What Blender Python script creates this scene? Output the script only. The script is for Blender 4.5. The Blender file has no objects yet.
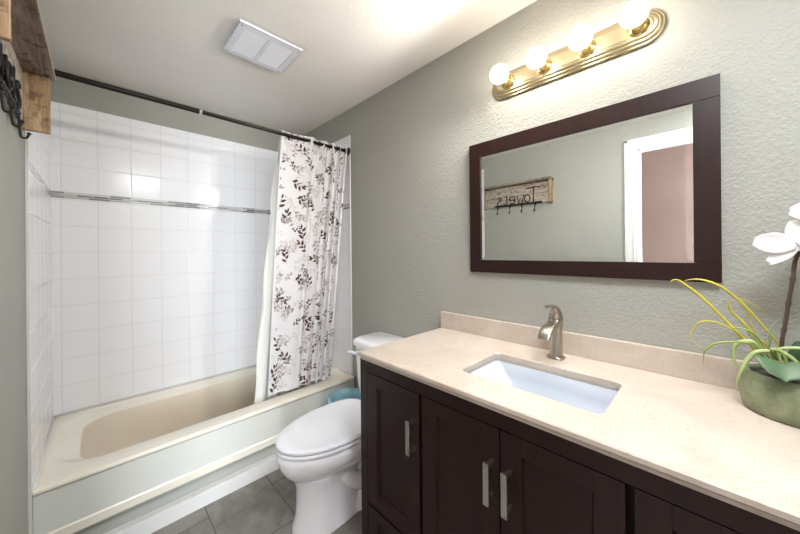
import bpy, bmesh, math, random
from mathutils import Vector, Matrix
from math import sin, cos, pi, radians

# ------------------------------------------------------------------ camera, light, exposure
scene = bpy.context.scene
col = scene.collection
F_PX, YAW, ROLL, CY = 306.615, 0.779, -0.009, 252.06
CAM = Vector((0.1907, 0.0, 1.2866))
cam_data = bpy.data.cameras.new('camera')
cam_data.sensor_width = 36.0
cam_data.lens = F_PX / 800 * 36.0
cam_data.shift_y = -(267 - CY) / 800
cam_data.clip_start = 0.01
cam = bpy.data.objects.new('camera', cam_data)
col.objects.link(cam)
_r = Vector((cos(YAW), -sin(YAW), 0)); _f = Vector((sin(YAW), cos(YAW), 0)); _u = Vector((0, 0, 1))
_R = _r * cos(ROLL) + _u * sin(ROLL); _U = -_r * sin(ROLL) + _u * cos(ROLL)
m3 = Matrix((_R, _U, -_f)).transposed()
cam.matrix_world = Matrix.Translation(CAM) @ m3.to_4x4()
scene.camera = cam

world = bpy.data.worlds.new('world'); scene.world = world; world.use_nodes = True
world.node_tree.nodes['Background'].inputs[0].default_value = (0.75, 0.8, 0.9, 1)
world.node_tree.nodes['Background'].inputs[1].default_value = 0.0

scene.view_settings.view_transform = 'Standard'
scene.view_settings.look = 'None'
scene.view_settings.exposure = 0.95
scene.view_settings.gamma = 1.0
scene.view_settings.use_curve_mapping = False

BULB_W = 0.5
BULB_FILL_W = 9.2  # extra spot beside each bulb's own point light
HALL_W = 3.0
ROOM_W = 12.5
HALL_END_FILL_W = 210.0  # added fill, no window is built there

def area(name, loc, size, power, color, rot=(0, 0, 0), size_y=None):
    d = bpy.data.lights.new(name, 'AREA'); d.energy = power; d.color = color
    d.shape = 'RECTANGLE'; d.size = size; d.size_y = size_y or size
    o = bpy.data.objects.new(name, d); o.location = loc; o.rotation_euler = rot
    col.objects.link(o); return o
# unseen fill lights, added to brighten the room: hallway end, hallway top, bathroom ceiling
area('added_hallway_end_fill', (-0.66, -2.50, 1.30), 1.05, HALL_END_FILL_W, (0.88, 0.94, 1.0), rot=(pi / 2, 0, 0), size_y=1.5)
area('added_hallway_top_fill', (-0.65, -0.25, 2.30), 0.4, HALL_W, (0.94, 0.97, 1.0), size_y=0.9)
area('added_ceiling_fill', (0.62, -0.22, 2.268), 0.38, ROOM_W, (0.90, 0.95, 1.0))  # fill under the added ceiling fixture

W, D, H = 1.529, 2.606, 2.352
YR = -0.55          # rear wall
TX, TW = 0.0, 0.005

# ------------------------------------------------------------------ materials
def lin(c):
    c /= 255.0
    return c / 12.92 if c <= 0.04045 else ((c + 0.055) / 1.055) ** 2.4
def rgb(r, g, b): return (lin(r), lin(g), lin(b), 1)

class NT:
    def __init__(s, name):
        s.m = bpy.data.materials.new(name); s.m.use_nodes = True
        s.t = s.m.node_tree; s.n = s.t.nodes; s.b = s.n['Principled BSDF']
    def node(s, typ, **kw):
        n = s.n.new(typ)
        for k, v in kw.items():
            if k.startswith('i_'):
                key = k[2:]
                key = int(key) if key.isdigit() else key.replace('_', ' ')
                n.inputs[key].default_value = v
            else: setattr(n, k, v)
        return n
    def link(s, a, b): s.t.links.new(a, b)
    def coords(s, kind='Object', scale=None, rot=None, loc=None):
        tc = s.node('ShaderNodeTexCoord')
        if scale is None and rot is None and loc is None: return tc.outputs[kind]
        mp = s.node('ShaderNodeMapping')
        if scale: mp.inputs['Scale'].default_value = scale
        if rot: mp.inputs['Rotation'].default_value = rot
        if loc: mp.inputs['Location'].default_value = loc
        s.link(tc.outputs[kind], mp.inputs['Vector']); return mp.outputs[0]
    def bump(s, height, strength=0.3, dist=0.002):
        b = s.node('ShaderNodeBump'); b.inputs['Strength'].default_value = strength
        b.inputs['Distance'].default_value = dist
        s.link(height, b.inputs['Height']); s.link(b.outputs[0], s.b.inputs['Normal']); return b
    def ramp(s, fac, stops):
        r = s.node('ShaderNodeValToRGB'); e = r.color_ramp.elements
        while len(e) < len(stops): e.new(0.5)
        for el, (p, c) in zip(e, stops): el.position = p; el.color = c
        s.link(fac, r.inputs[0]); return r.outputs[0]
    def math(s, op, a, b=None):
        n = s.node('ShaderNodeMath', operation=op)
        for i, v in enumerate((a, b)):
            if v is None: continue
            if isinstance(v, (int, float)): n.inputs[i].default_value = v
            else: s.link(v, n.inputs[i])
        return n.outputs[0]

def mat(name, color, rough=0.5, metal=0.0, noise=None, bump=None, coat=0.0, spec=0.5, sss=0.0):
    """noise=(scale, amount) colour variation; bump=(scale, strength, distance)"""
    q = NT(name); b = q.b
    b.inputs['Base Color'].default_value = color; b.inputs['Roughness'].default_value = rough
    b.inputs['Metallic'].default_value = metal; b.inputs['Coat Weight'].default_value = coat
    b.inputs['Coat Roughness'].default_value = 0.08
    b.inputs['Specular IOR Level'].default_value = spec
    v = q.coords()
    sc, am = noise or (6.0, 0.03)
    n = q.node('ShaderNodeTexNoise', i_Scale=sc, i_Detail=4.0); q.link(v, n.inputs['Vector'])
    lo = tuple(c * (1 - am) for c in color[:3]) + (1,); hi = tuple(min(1, c * (1 + am)) for c in color[:3]) + (1,)
    q.link(q.ramp(n.outputs[0], [(0.3, lo), (0.7, hi)]), b.inputs['Base Color'])
    if bump:
        k = q.node('ShaderNodeTexNoise', i_Scale=bump[0], i_Detail=3.0); q.link(v, k.inputs['Vector'])
        q.bump(k.outputs[0], bump[1], bump[2])
    return q.m

M = {}
def paint(name, color, scale, strength, dist=0.003):
    q = NT(name); v = q.coords()
    b = q.b; b.inputs['Roughness'].default_value = 0.55
    a = q.node('ShaderNodeTexNoise', i_Scale=scale, i_Detail=2.0, i_Roughness=0.5); q.link(v, a.inputs['Vector'])
    r = q.ramp(a.outputs[0], [(0.42, (0, 0, 0, 1)), (0.60, (1, 1, 1, 1))])
    f = q.node('ShaderNodeTexNoise', i_Scale=scale * 3.1, i_Detail=2.0); q.link(v, f.inputs['Vector'])
    h = q.math('ADD', r, q.math('MULTIPLY', f.outputs[0], 0.5))
    q.bump(h, strength, dist)
    n = q.node('ShaderNodeTexNoise', i_Scale=2.0, i_Detail=3.0); q.link(v, n.inputs['Vector'])
    lo = tuple(c * 0.97 for c in color[:3]) + (1,); hi = tuple(c * 1.03 for c in color[:3]) + (1,)
    q.link(q.ramp(n.outputs[0], [(0.3, lo), (0.7, hi)]), b.inputs['Base Color'])
    return q.m
M['wall'] = paint('sage_grey_wall_paint', rgb(163, 163, 155), 105, 0.42)
M['ceiling'] = paint('textured_ceiling_paint', rgb(234, 230, 224), 75, 0.22)
M['hall_wall'] = paint('taupe_hall_paint', rgb(126, 104, 96), 90, 0.4)
M['white_trim'] = mat('white_trim_paint', rgb(218, 218, 217), 0.35)
M['white_plastic'] = mat('white_plastic', rgb(228, 230, 237), 0.35)
M['porcelain'] = mat('white_porcelain', rgb(238, 238, 242), 0.12, coat=0.5, noise=(3, 0.01))
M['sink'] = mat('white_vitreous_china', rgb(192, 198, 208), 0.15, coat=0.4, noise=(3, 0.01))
M['tub'] = mat('almond_tub_enamel', rgb(234, 229, 215), 0.22, coat=0.3, noise=(3, 0.02))
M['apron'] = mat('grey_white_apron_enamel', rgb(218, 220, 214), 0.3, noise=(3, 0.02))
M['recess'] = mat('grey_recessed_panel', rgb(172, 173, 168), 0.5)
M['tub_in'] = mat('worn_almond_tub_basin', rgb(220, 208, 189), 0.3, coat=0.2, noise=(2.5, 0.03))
M['nickel'] = mat('brushed_nickel', rgb(172, 164, 154), 0.3, 1.0, noise=(40, 0.06))
M['steel'] = mat('satin_steel', rgb(200, 196, 190), 0.28, 1.0, noise=(60, 0.05))
M['chrome'] = mat('chrome', rgb(220, 220, 220), 0.08, 1.0)
M['brass'] = mat('satin_brass', rgb(184, 170, 138), 0.3, 1.0, noise=(20, 0.05))
M['brass_dark'] = mat('polished_brass_socket', rgb(206, 176, 112), 0.22, 1.0)
M['black_metal'] = mat('black_iron', rgb(34, 32, 32), 0.5, 0.4, bump=(120, 0.3, 0.001))
M['bronze'] = mat('dark_bronze', rgb(44, 38, 36), 0.3, 0.7)
M['dark'] = mat('dark_gap', rgb(18, 14, 13), 0.9)
M['blue_bag'] = mat('blue_plastic_film', rgb(160, 204, 218), 0.3, bump=(30, 0.5, 0.006))
M['bin'] = mat('pale_bin_plastic', rgb(206, 214, 214), 0.45)
M['stone'] = mat('dark_pebbles', rgb(52, 46, 44), 0.5, bump=(60, 0.8, 0.006), noise=(60, 0.6))
M['petal'] = mat('white_petal', rgb(222, 217, 216), 0.6, noise=(25, 0.03))
M['petal_throat'] = mat('cream_pink_throat', rgb(238, 214, 196), 0.5)
M['stem'] = mat('brown_orchid_stem', rgb(72, 56, 44), 0.7, noise=(40, 0.3))
M['leaf_green'] = mat('orchid_leaf', rgb(76, 100, 72), 0.42, noise=(14, 0.25))
M['leaf_dark'] = mat('dark_orchid_leaf', rgb(48, 70, 48), 0.42, noise=(14, 0.2))
M['blade_yellow'] = mat('yellow_green_blade', rgb(182, 172, 52), 0.45, noise=(18, 0.2))
M['blade_green'] = mat('green_blade', rgb(132, 148, 78), 0.45, noise=(18, 0.2))
M['blade_pale'] = mat('pale_green_blade', rgb(158, 174, 116), 0.45, noise=(18, 0.15))
M['fabric'] = mat('white_curtain_fabric', rgb(226, 225, 228), 0.85, noise=(8, 0.02), bump=(400, 0.15, 0.0005))
M['liner'] = mat('white_vinyl_liner', rgb(236, 236, 232), 0.5)
M['pr_brown'] = mat('brown_leaf_print', rgb(84, 58, 56), 0.85, noise=(40, 0.15))
M['pr_grey'] = mat('grey_leaf_print', rgb(164, 158, 158), 0.85, noise=(40, 0.12))
M['pr_pale'] = mat('pale_leaf_print', rgb(210, 204, 206), 0.85, noise=(40, 0.05))

def espresso():
    q = NT('espresso_stained_wood'); b = q.b
    v = q.coords(scale=(18, 18, 2.2))
    n = q.node('ShaderNodeTexNoise', i_Scale=3.0, i_Detail=6.0, i_Roughness=0.6); q.link(v, n.inputs['Vector'])
    q.link(q.ramp(n.outputs[0], [(0.3, rgb(29, 12, 11)), (0.7, rgb(41, 19, 17))]), b.inputs['Base Color'])
    b.inputs['Roughness'].default_value = 0.4; b.inputs['Specular IOR Level'].default_value = 0.3; b.inputs['Coat Weight'].default_value = 0.08
    b.inputs['Coat Roughness'].default_value = 0.25
    q.bump(n.outputs[0], 0.08, 0.001)
    return q.m
M['espresso'] = espresso()

def marble():
    q = NT('beige_limestone'); b = q.b; v = q.coords()
    n = q.node('ShaderNodeTexNoise', i_Scale=5.0, i_Detail=8.0, i_Roughness=0.65, i_Distortion=0.6); q.link(v, n.inputs['Vector'])
    n2 = q.node('ShaderNodeTexNoise', i_Scale=85.0, i_Detail=3.0); q.link(v, n2.inputs['Vector'])
    c1 = q.ramp(n.outputs[0], [(0.25, rgb(178, 164, 151)), (0.5, rgb(192, 179, 167)), (0.75, rgb(204, 194, 183))])
    c2 = q.ramp(n2.outputs[0], [(0.28, rgb(206, 188, 164)), (0.42, (1, 1, 1, 1))])
    mx = q.node('ShaderNodeMixRGB', blend_type='MULTIPLY'); mx.inputs[0].default_value = 0.35
    q.link(c1, mx.inputs[1]); q.link(c2, mx.inputs[2]); q.link(mx.outputs[0], b.inputs['Base Color'])
    b.inputs['Roughness'].default_value = 0.28
    return q.m
M['marble'] = marble()

def rustic(name, dark, mid, light, axis=1):
    q = NT(name); b = q.b
    sc = [22, 22, 22]; sc[axis] = 2.0
    v = q.coords(scale=tuple(sc))
    n = q.node('ShaderNodeTexNoise', i_Scale=2.2, i_Detail=8.0, i_Roughness=0.7, i_Distortion=0.8); q.link(v, n.inputs['Vector'])
    n2 = q.node('ShaderNodeTexNoise', i_Scale=38.0, i_Detail=5.0); q.link(q.coords(), n2.inputs['Vector'])
    c = q.ramp(n.outputs[0], [(0.25, dark), (0.5, mid), (0.75, light)])
    d = q.ramp(n2.outputs[0], [(0.36, dark), (0.46, (1, 1, 1, 1))])
    mx = q.node('ShaderNodeMixRGB', blend_type='MULTIPLY'); mx.inputs[0].default_value = 0.55
    q.link(c, mx.inputs[1]); q.link(d, mx.inputs[2]); q.link(mx.outputs[0], b.inputs['Base Color'])
    b.inputs['Roughness'].default_value = 0.85
    q.bump(q.math('ADD', n.outputs[0], n2.outputs[0]), 0.6, 0.004)
    return q.m
M['rustic_brown'] = rustic('weathered_brown_board', rgb(72, 60, 52), rgb(138, 122, 106), rgb(184, 170, 152))
M['rustic_tan'] = rustic('weathered_tan_board', rgb(92, 70, 52), rgb(160, 130, 98), rgb(204, 180, 148), 2)
M['rustic_grey'] = rustic('whitewashed_back_board', rgb(120, 104, 92), rgb(178, 166, 152), rgb(210, 202, 190))

def tiles(name, ax, ox, oz, shift_z=0.0):
    """square glazed wall tile; ax: horizontal axis ('X' or 'Y'); joints at ox + k*T, oz + k*T"""
    T = 0.1524
    q = NT(name); b = q.b
    tc = q.node('ShaderNodeTexCoord'); sp = q.node('ShaderNodeSeparateXYZ'); q.link(tc.outputs['Object'], sp.inputs[0])
    def dist(o, off):
        a = q.math('MULTIPLY', q.math('SUBTRACT', o, off), 1 / T)
        fr = q.math('FRACT', q.math('ADD', a, 50.0))
        return q.math('MINIMUM', fr, q.math('SUBTRACT', 1.0, fr)), q.math('FLOOR', q.math('ADD', a, 50.0))
    dx, ix = dist(sp.outputs[ax], ox); dz, iz = dist(sp.outputs['Z'], oz)
    d = q.math('MULTIPLY', q.math('MINIMUM', dx, dz), T)
    mr = q.node('ShaderNodeMapRange'); mr.inputs['From Min'].default_value = 0.0009; mr.inputs['From Max'].default_value = 0.0022
    q.link(d, mr.inputs['Value'])
    mx = q.node('ShaderNodeMixRGB'); q.link(mr.outputs[0], mx.inputs[0])
    mx.inputs[1].default_value = rgb(220, 218, 216); mx.inputs[2].default_value = rgb(243, 243, 246)
    q.link(mx.outputs[0], b.inputs['Base Color'])
    ro = q.node('ShaderNodeMapRange'); ro.inputs['To Min'].default_value = 0.7; ro.inputs['To Max'].default_value = 0.17
    q.link(mr.outputs[0], ro.inputs['Value']); q.link(ro.outputs[0], b.inputs['Roughness'])
    m2 = q.node('ShaderNodeMapRange'); m2.inputs['From Min'].default_value = 0.0006; m2.inputs['From Max'].default_value = 0.0045
    m2.interpolation_type = 'SMOOTHSTEP'; q.link(d, m2.inputs['Value'])
    # slight random lean of each tile
    cmb = q.node('ShaderNodeCombineXYZ'); q.link(ix, cmb.inputs[0]); q.link(iz, cmb.inputs[1])
    wn = q.node('ShaderNodeTexWhiteNoise'); wn.noise_dimensions = '2D'; q.link(cmb.outputs[0], wn.inputs['Vector'])
    n = q.node('ShaderNodeTexNoise', i_Scale=5.0, i_Detail=1.0); q.link(tc.outputs['Object'], n.inputs['Vector'])
    h = q.math('ADD', m2.outputs[0], q.math('MULTIPLY', n.outputs[0], 1.2))
    q.bump(h, 0.5, 0.0012)
    return q.m

def mosaic(name, ax):
    q = NT(name); b = q.b
    tc = q.node('ShaderNodeTexCoord'); sp = q.node('ShaderNodeSeparateXYZ'); q.link(tc.outputs['Object'], sp.inputs[0])
    cb = q.node('ShaderNodeCombineXYZ'); q.link(sp.outputs[ax], cb.inputs[0]); q.link(sp.outputs['Z'], cb.inputs[1])
    br = q.node('ShaderNodeTexBrick'); br.offset = 0.37; br.offset_frequency = 1; br.squash = 0.7; br.squash_frequency = 2
    q.link(cb.outputs[0], br.inputs['Vector'])
    br.inputs['Color1'].default_value = rgb(112, 112, 116); br.inputs['Color2'].default_value = rgb(226, 226, 226)
    br.inputs['Mortar'].default_value = rgb(214, 212, 210)
    br.inputs['Scale'].default_value = 1.0; br.inputs['Mortar Size'].default_value = 0.0012
    br.inputs['Bias'].default_value = -0.1
    br.inputs['Brick Width'].default_value = 0.095; br.inputs['Row Height'].default_value = 0.0125
    q.link(br.outputs[0], b.inputs['Base Color']); b.inputs['Roughness'].default_value = 0.15
    return q.m

def floor_tiles():
    q = NT('grey_slate_look_floor_tile'); b = q.b
    v = q.coords(rot=(0, 0, pi / 2), loc=(0, 0, 0))
    tc = q.node('ShaderNodeTexCoord'); sp = q.node('ShaderNodeSeparateXYZ'); q.link(tc.outputs['Object'], sp.inputs[0])
    cb = q.node('ShaderNodeCombineXYZ')
    q.link(q.math('ADD', q.math('SUBTRACT', sp.outputs['Y'], 1.726), 6.1 ), cb.inputs[0])
    q.link(q.math('ADD', q.math('SUBTRACT', sp.outputs['X'], 0.5705), 6.1), cb.inputs[1])
    br = q.node('ShaderNodeTexBrick'); br.offset = 0.5; br.offset_frequency = 2; br.squash = 1.0
    q.link(cb.outputs[0], br.inputs['Vector'])
    br.inputs['Color1'].default_value = (0.35, 0.35, 0.35, 1); br.inputs['Color2'].default_value = (0.65, 0.65, 0.65, 1)
    br.inputs['Mortar'].default_value = (0, 0, 0, 1)
    br.inputs['Scale'].default_value = 1.0; br.inputs['Mortar Size'].default_value = 0.0026
    br.inputs['Brick Width'].default_value = 0.61; br.inputs['Row Height'].default_value = 0.305
    n = q.node('ShaderNodeTexNoise', i_Scale=7.0, i_Detail=9.0, i_Roughness=0.7, i_Distortion=0.5); q.link(tc.outputs['Object'], n.inputs['Vector'])
    c = q.ramp(n.outputs[0], [(0.25, rgb(94, 90, 86)), (0.5, rgb(126, 121, 116)), (0.75, rgb(152, 148, 143))])
    mx = q.node('ShaderNodeMixRGB'); q.link(br.outputs['Fac'], mx.inputs[0]); q.link(c, mx.inputs[1]); mx.inputs[2].default_value = rgb(86, 78, 72)
    q.link(mx.outputs[0], b.inputs['Base Color']); b.inputs['Roughness'].default_value = 0.5
    h = q.math('SUBTRACT', q.math('MULTIPLY', n.outputs[0], 0.4), br.outputs['Fac'])
    q.bump(h, 0.5, 0.002)
    return q.m

def pot_mat():
    q = NT('mottled_green_glazed_stoneware'); b = q.b; v = q.coords()
    n = q.node('ShaderNodeTexNoise', i_Scale=16.0, i_Detail=8.0, i_Roughness=0.75); q.link(v, n.inputs['Vector'])
    n2 = q.node('ShaderNodeTexNoise', i_Scale=110.0, i_Detail=2.0); q.link(v, n2.inputs['Vector'])
    c = q.ramp(n.outputs[0], [(0.3, rgb(84, 94, 68)), (0.5, rgb(122, 130, 100)), (0.72, rgb(154, 158, 128))])
    q.link(c, b.inputs['Base Color']); b.inputs['Roughness'].default_value = 0.4
    q.bump(n2.outputs[0], 0.3, 0.001)
    return q.m
M['pot'] = pot_mat()

def mirror_mat():
    q = NT('silvered_glass'); b = q.b
    b.inputs['Base Color'].default_value = (0.9, 0.93, 0.92, 1); b.inputs['Metallic'].default_value = 1.0
    b.inputs['Roughness'].default_value = 0.0
    return q.m
M['mirror'] = mirror_mat()

def bulb_glass():
    q = NT('clear_bulb_glass'); n = q.n; t = q.t
    n.remove(q.b)
    out = n['Material Output']
    tr = q.node('ShaderNodeBsdfTransparent'); gl = q.node('ShaderNodeBsdfGlossy'); gl.inputs['Roughness'].default_value = 0.0
    lw = q.node('ShaderNodeLayerWeight'); lw.inputs[0].default_value = 0.55
    mx = q.node('ShaderNodeMixShader'); q.link(lw.outputs['Facing'], mx.inputs[0]); q.link(tr.outputs[0], mx.inputs[1]); q.link(gl.outputs[0], mx.inputs[2])
    em = q.node('ShaderNodeEmission'); em.inputs[0].default_value = (1, 0.93, 0.82, 1); em.inputs[1].default_value = 0.4
    ad = q.node('ShaderNodeAddShader'); q.link(mx.outputs[0], ad.inputs[0]); q.link(em.outputs[0], ad.inputs[1])
    q.link(ad.outputs[0], out.inputs['Surface'])
    return q.m
M['bulb'] = bulb_glass()
def emis(name, color, strength):
    q = NT(name); q.b.inputs['Emission Color'].default_value = color; q.b.inputs['Emission Strength'].default_value = strength
    q.b.inputs['Base Color'].default_value = color
    return q.m
M['filament'] = emis('glowing_filament', (1, 0.86, 0.62, 1), 60.0)
M['fill_lamp_glow'] = emis('fill_lamp_frosted_glass', (1, 0.98, 0.95, 1), 2.0)  # glow of the added, unseen fill lamp

# ------------------------------------------------------------------ mesh helpers
class B:
    """collects geometry for ONE mesh object"""
    def __init__(s): s.bm = bmesh.new()
    def box(s, x0, y0, z0, x1, y1, z1, mi=0, bev=0.0):
        t = bmesh.new(); bmesh.ops.create_cube(t, size=1)
        for v in t.verts:
            v.co = Vector(((x0 + x1) / 2 + v.co.x * (x1 - x0), (y0 + y1) / 2 + v.co.y * (y1 - y0), (z0 + z1) / 2 + v.co.z * (z1 - z0)))
        if bev: bmesh.ops.bevel(t, geom=list(t.edges), offset=bev, segments=3, affect='EDGES', profile=0.6)
        for f in t.faces: f.material_index = mi
        s.merge(t); return s
    def merge(s, t, mtx=None):
        if mtx: bmesh.ops.transform(t, matrix=mtx, verts=t.verts)
        me = bpy.data.meshes.new('tmp'); t.to_mesh(me); t.free(); s.bm.from_mesh(me); bpy.data.meshes.remove(me)
    def rings(s, rings, close=True, cap0=True, cap1=True, mi=0):
        rr = [[s.bm.verts.new(p) for p in r] for r in rings]
        n = len(rings[0])
        for a, b in zip(rr, rr[1:]):
            for i in range(n if close else n - 1):
                j = (i + 1) % n
                f = s.bm.faces.new((a[i], a[j], b[j], b[i])); f.material_index = mi; f.smooth = True
        if cap0: f = s.bm.faces.new(list(reversed(rr[0]))); f.material_index = mi
        if cap1: f = s.bm.faces.new(rr[-1]); f.material_index = mi
        return s
    def tube(s, pts, r, n=12, mi=0, caps=True, flat=None):
        pts = [Vector(p) for p in pts]; rs = r if isinstance(r, (list, tuple)) else [r] * len(pts)
        rings = []; up = None
        for i, p in enumerate(pts):
            d = (pts[min(i + 1, len(pts) - 1)] - pts[max(i - 1, 0)]).normalized()
            if up is None:
                up = Vector((0, 0, 1)) if abs(d.z) < 0.9 else Vector((1, 0, 0))
            x = d.cross(up).normalized(); up = x.cross(d).normalized()
            k = flat if flat else 1.0
            rings.append([p + x * (cos(2 * pi * j / n) * rs[i]) + up * (sin(2 * pi * j / n) * rs[i] * k) for j in range(n)])
        return s.rings(rings, cap0=caps, cap1=caps, mi=mi)
    def lathe(s, prof, c, axis='z', n=32, mi=0, caps=True):
        rings = []
        for r, h in prof:
            ring = []
            for j in range(n):
                a = 2 * pi * j / n
                x, y = max(r, 1e-5) * cos(a), max(r, 1e-5) * sin(a)
                if axis == 'z': p = (c[0] + x, c[1] + y, c[2] + h)
                elif axis == 'x': p = (c[0] + h, c[1] + x, c[2] + y)
                elif axis == '-x': p = (c[0] - h, c[1] - x, c[2] + y)
                else: p = (c[0] + y, c[1] + h, c[2] + x)
                ring.append(Vector(p))
            rings.append(ring)
        return s.rings(rings, cap0=caps, cap1=caps, mi=mi)
    def grid(s, f, nu, nv, mi=0):
        vv = [[s.bm.verts.new(f(i / nu, j / nv)) for j in range(nv + 1)] for i in range(nu + 1)]
        for i in range(nu):
            for j in range(nv):
                q = s.bm.faces.new((vv[i][j], vv[i + 1][j], vv[i + 1][j + 1], vv[i][j + 1])); q.smooth = True; q.material_index = mi
        return s
    def build(s, name, mats, parent=None, origin=None, recalc=True, smooth_angle=None):
        if recalc: bmesh.ops.recalc_face_normals(s.bm, faces=s.bm.faces)
        me = bpy.data.meshes.new(name); s.bm.to_mesh(me); s.bm.free()
        for m in (mats if isinstance(mats, (list, tuple)) else [mats]): me.materials.append(m)
        o = bpy.data.objects.new(name, me); col.objects.link(o)
        if parent is not None:
            o.parent = parent
            o.matrix_parent_inverse = Matrix.Translation(-parent.location)
        if smooth_angle:
            for p in me.polygons: p.use_smooth = True
            me.set_sharp_from_angle(angle=radians(smooth_angle))
        return o

def tag(o, label, cat, group=None, kind=None):
    o['label'] = label
    if cat: o['category'] = cat
    if group: o['group'] = group
    if kind: o['kind'] = kind
    return o
def thing(name, loc, label, cat, group=None):
    o = bpy.data.objects.new(name, None); o.location = loc; o.empty_display_size = 0.05; col.objects.link(o)
    return tag(o, label, cat, group)
def struct(o, label=None):
    o['kind'] = 'structure'
    if label: o['label'] = label
    return o
def smoothpath(pts, n=6):
    """Catmull-Rom through the points"""
    P = [Vector(p) for p in pts]; P = [P[0] * 2 - P[1]] + P + [P[-1] * 2 - P[-2]]
    out = []
    for i in range(1, len(P) - 2):
        for k in range(n):
            t = k / n; a, b, c, d = P[i - 1:i + 3]
            out.append(0.5 * ((2 * b) + (c - a) * t + (2 * a - 5 * b + 4 * c - d) * t * t + (3 * b - a - 3 * c + d) * t ** 3))
    out.append(P[-2]); return out

# ================================================================== THE ROOM
WT = 0.060   # wall thickness
o = B().box(-1.35, -2.7, -0.05, W + 0.1, 1.6, 0.0).box(0, 1.6, -0.05, W + .1, D + .1, 0).build('floor', floor_tiles()); struct(o)
o = B().box(-1.35, -2.7, H, W + 0.1, 1.7, H + 0.05).box(-WT, 1.7, H, W + .1, D + .1, H + .05).build('ceiling', M['ceiling']); struct(o)
o = B().box(W, YR - .1, 0, W + 0.1, D + 0.1, H).build('wall_right', M['wall']); struct(o)
o = B().box(-WT, D, 0, W, D + 0.1, H).build('wall_back', M['wall']); struct(o)
o = B().box(0, YR - .1, 0, W, YR, H).build('wall_front', M['wall']); struct(o)
DY0, DY1, DZ = -0.435, 0.378, 2.03
o = (B().box(-WT, DY1, 0, 0, D, H).box(-WT, -2.6, 0, 0, DY0, H).box(-WT, DY0, DZ, 0, DY1, H)).build('wall_left', [M['wall']]); struct(o)
o = B().box(-1.35, -2.7, 0, -1.25, 1.7, H).build('wall_hallway', M['hall_wall']); struct(o)
o = B().box(-1.25, -2.7, 0, -WT, -2.6, H).build('wall_hallway_end', M['hall_wall']); struct(o)
o = B().box(-1.25, 1.6, 0, -WT, 1.7, H).build('wall_hallway_far', M['hall_wall']); struct(o)

# door casing: profiled boards on the bathroom side, jamb lining in the opening
b = B()
cw = 0.073
def casing(b, y0, y1, z0, z1, outer):   # three stepped fillets
    b.box(0.0, y0, z0, 0.010, y1, z1, bev=.002)
for (y0, y1, sgn) in ((DY1 - .006, DY1 + cw, 1), (DY0 - cw, DY0 + .006, -1)):
    b.box(0.0, y0, 0, 0.011, y1, DZ + cw, bev=.002)
    if sgn > 0:
        b.box(0.0, y1 - .022, 0, 0.019, y1, DZ + cw, bev=.004); b.box(0, y0 + .018, 0, .015, y0 + .03, DZ + .03, bev=.003)
    else:
        b.box(0.0, y0, 0, 0.019, y0 + .022, DZ + cw, bev=.004); b.box(0, y1 - .03, 0, .015, y1 - .018, DZ + .03, bev=.003)
b.box(0, DY0, DZ - .006, .011, DY1, DZ + cw, bev=.002)
b.box(0, DY0 - cw, DZ + cw - .022, .019, DY1 + cw, DZ + cw, bev=.004)
b.box(0, DY0, DZ + .018, .015, DY1, DZ + .03, bev=.003)
b.box(-WT - .001, DY1 - .018, 0, .002, DY1 + .001, DZ); b.box(-WT - .001, DY0 - .001, 0, .002, DY0 + .018, DZ)
b.box(-WT - .001, DY0, DZ - .018, .002, DY1, DZ + .001)
struct(b.build('door_1', M['white_trim']), 'white profiled casing around the open doorway seen in the mirror')
o = B().box(0, DY1 + cw, 0, .012, 1.79, .085, bev=.003).build('baseboard_left', M['white_trim']); struct(o)

# ---- tiled surround of the tub (thin tile panels on the three walls)
TT = 0.008; TOP = 2.153; ZB = 0.36
YL, YT = 1.797, 1.8716
SB, ST = 1.612, 1.650
lo_b = tiles('wall_tile_back_lower', 'X', 0.0429, 1.4521); hi_b = tiles('wall_tile_back_upper', 'X', 0.0429, 1.8008)
lo_s = tiles('wall_tile_side_lower', 'Y', 2.575, 1.4521); hi_s = tiles('wall_tile_side_upper', 'Y', 2.575, 1.8008)
def panel(name, x0, y0, x1, y1, lo, hi, mo):
    b = B(); y0 += .004 if x1 - x0 < .1 else 0
    b.box(x0, y0, ZB, x1, y1, SB, 0); b.box(x0, y0, ST, x1, y1, TOP, 1)
    dx = .0012 if x1 - x0 > .1 else 0
    b.box(x0, y0, SB, x1, y1, ST, 2)
    return struct(b.build(name, [lo, hi, mo]))
panel('trim_1', 0, D - TT, W, D, lo_b, hi_b, mosaic('mosaic_back', 'X'))['label'] = 'white square tiles with a grey mosaic band on the back wall'
ms = mosaic('mosaic_side', 'Y')
panel('trim_2', 0, YL, TT, D - TT, lo_s, hi_s, ms)['label'] = 'white square tiles on the left wall of the tub alcove'
panel('trim_3', W - TT, YT, W, D - TT, lo_s, hi_s, ms)['label'] = 'white square tiles on the right wall behind the curtain'
# tile panels continue to the floor in front of the tub on the left
b = B().box(0, YL, 0, TT + .002, YL + .006, TOP, bev=.002); b.box(0, YL + .006, 0, TT, 1.828, ZB)
struct(b.build('trim_4', M['white_trim']), 'white edge strip of the left tile panel')
b = B().box(W - TT - .002, YT - .006, ZB + .02, W, YT, TOP + .004, bev=.002)
struct(b.build('trim_5', M['white_trim']), 'white edge strip of the right tile panel')

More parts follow.
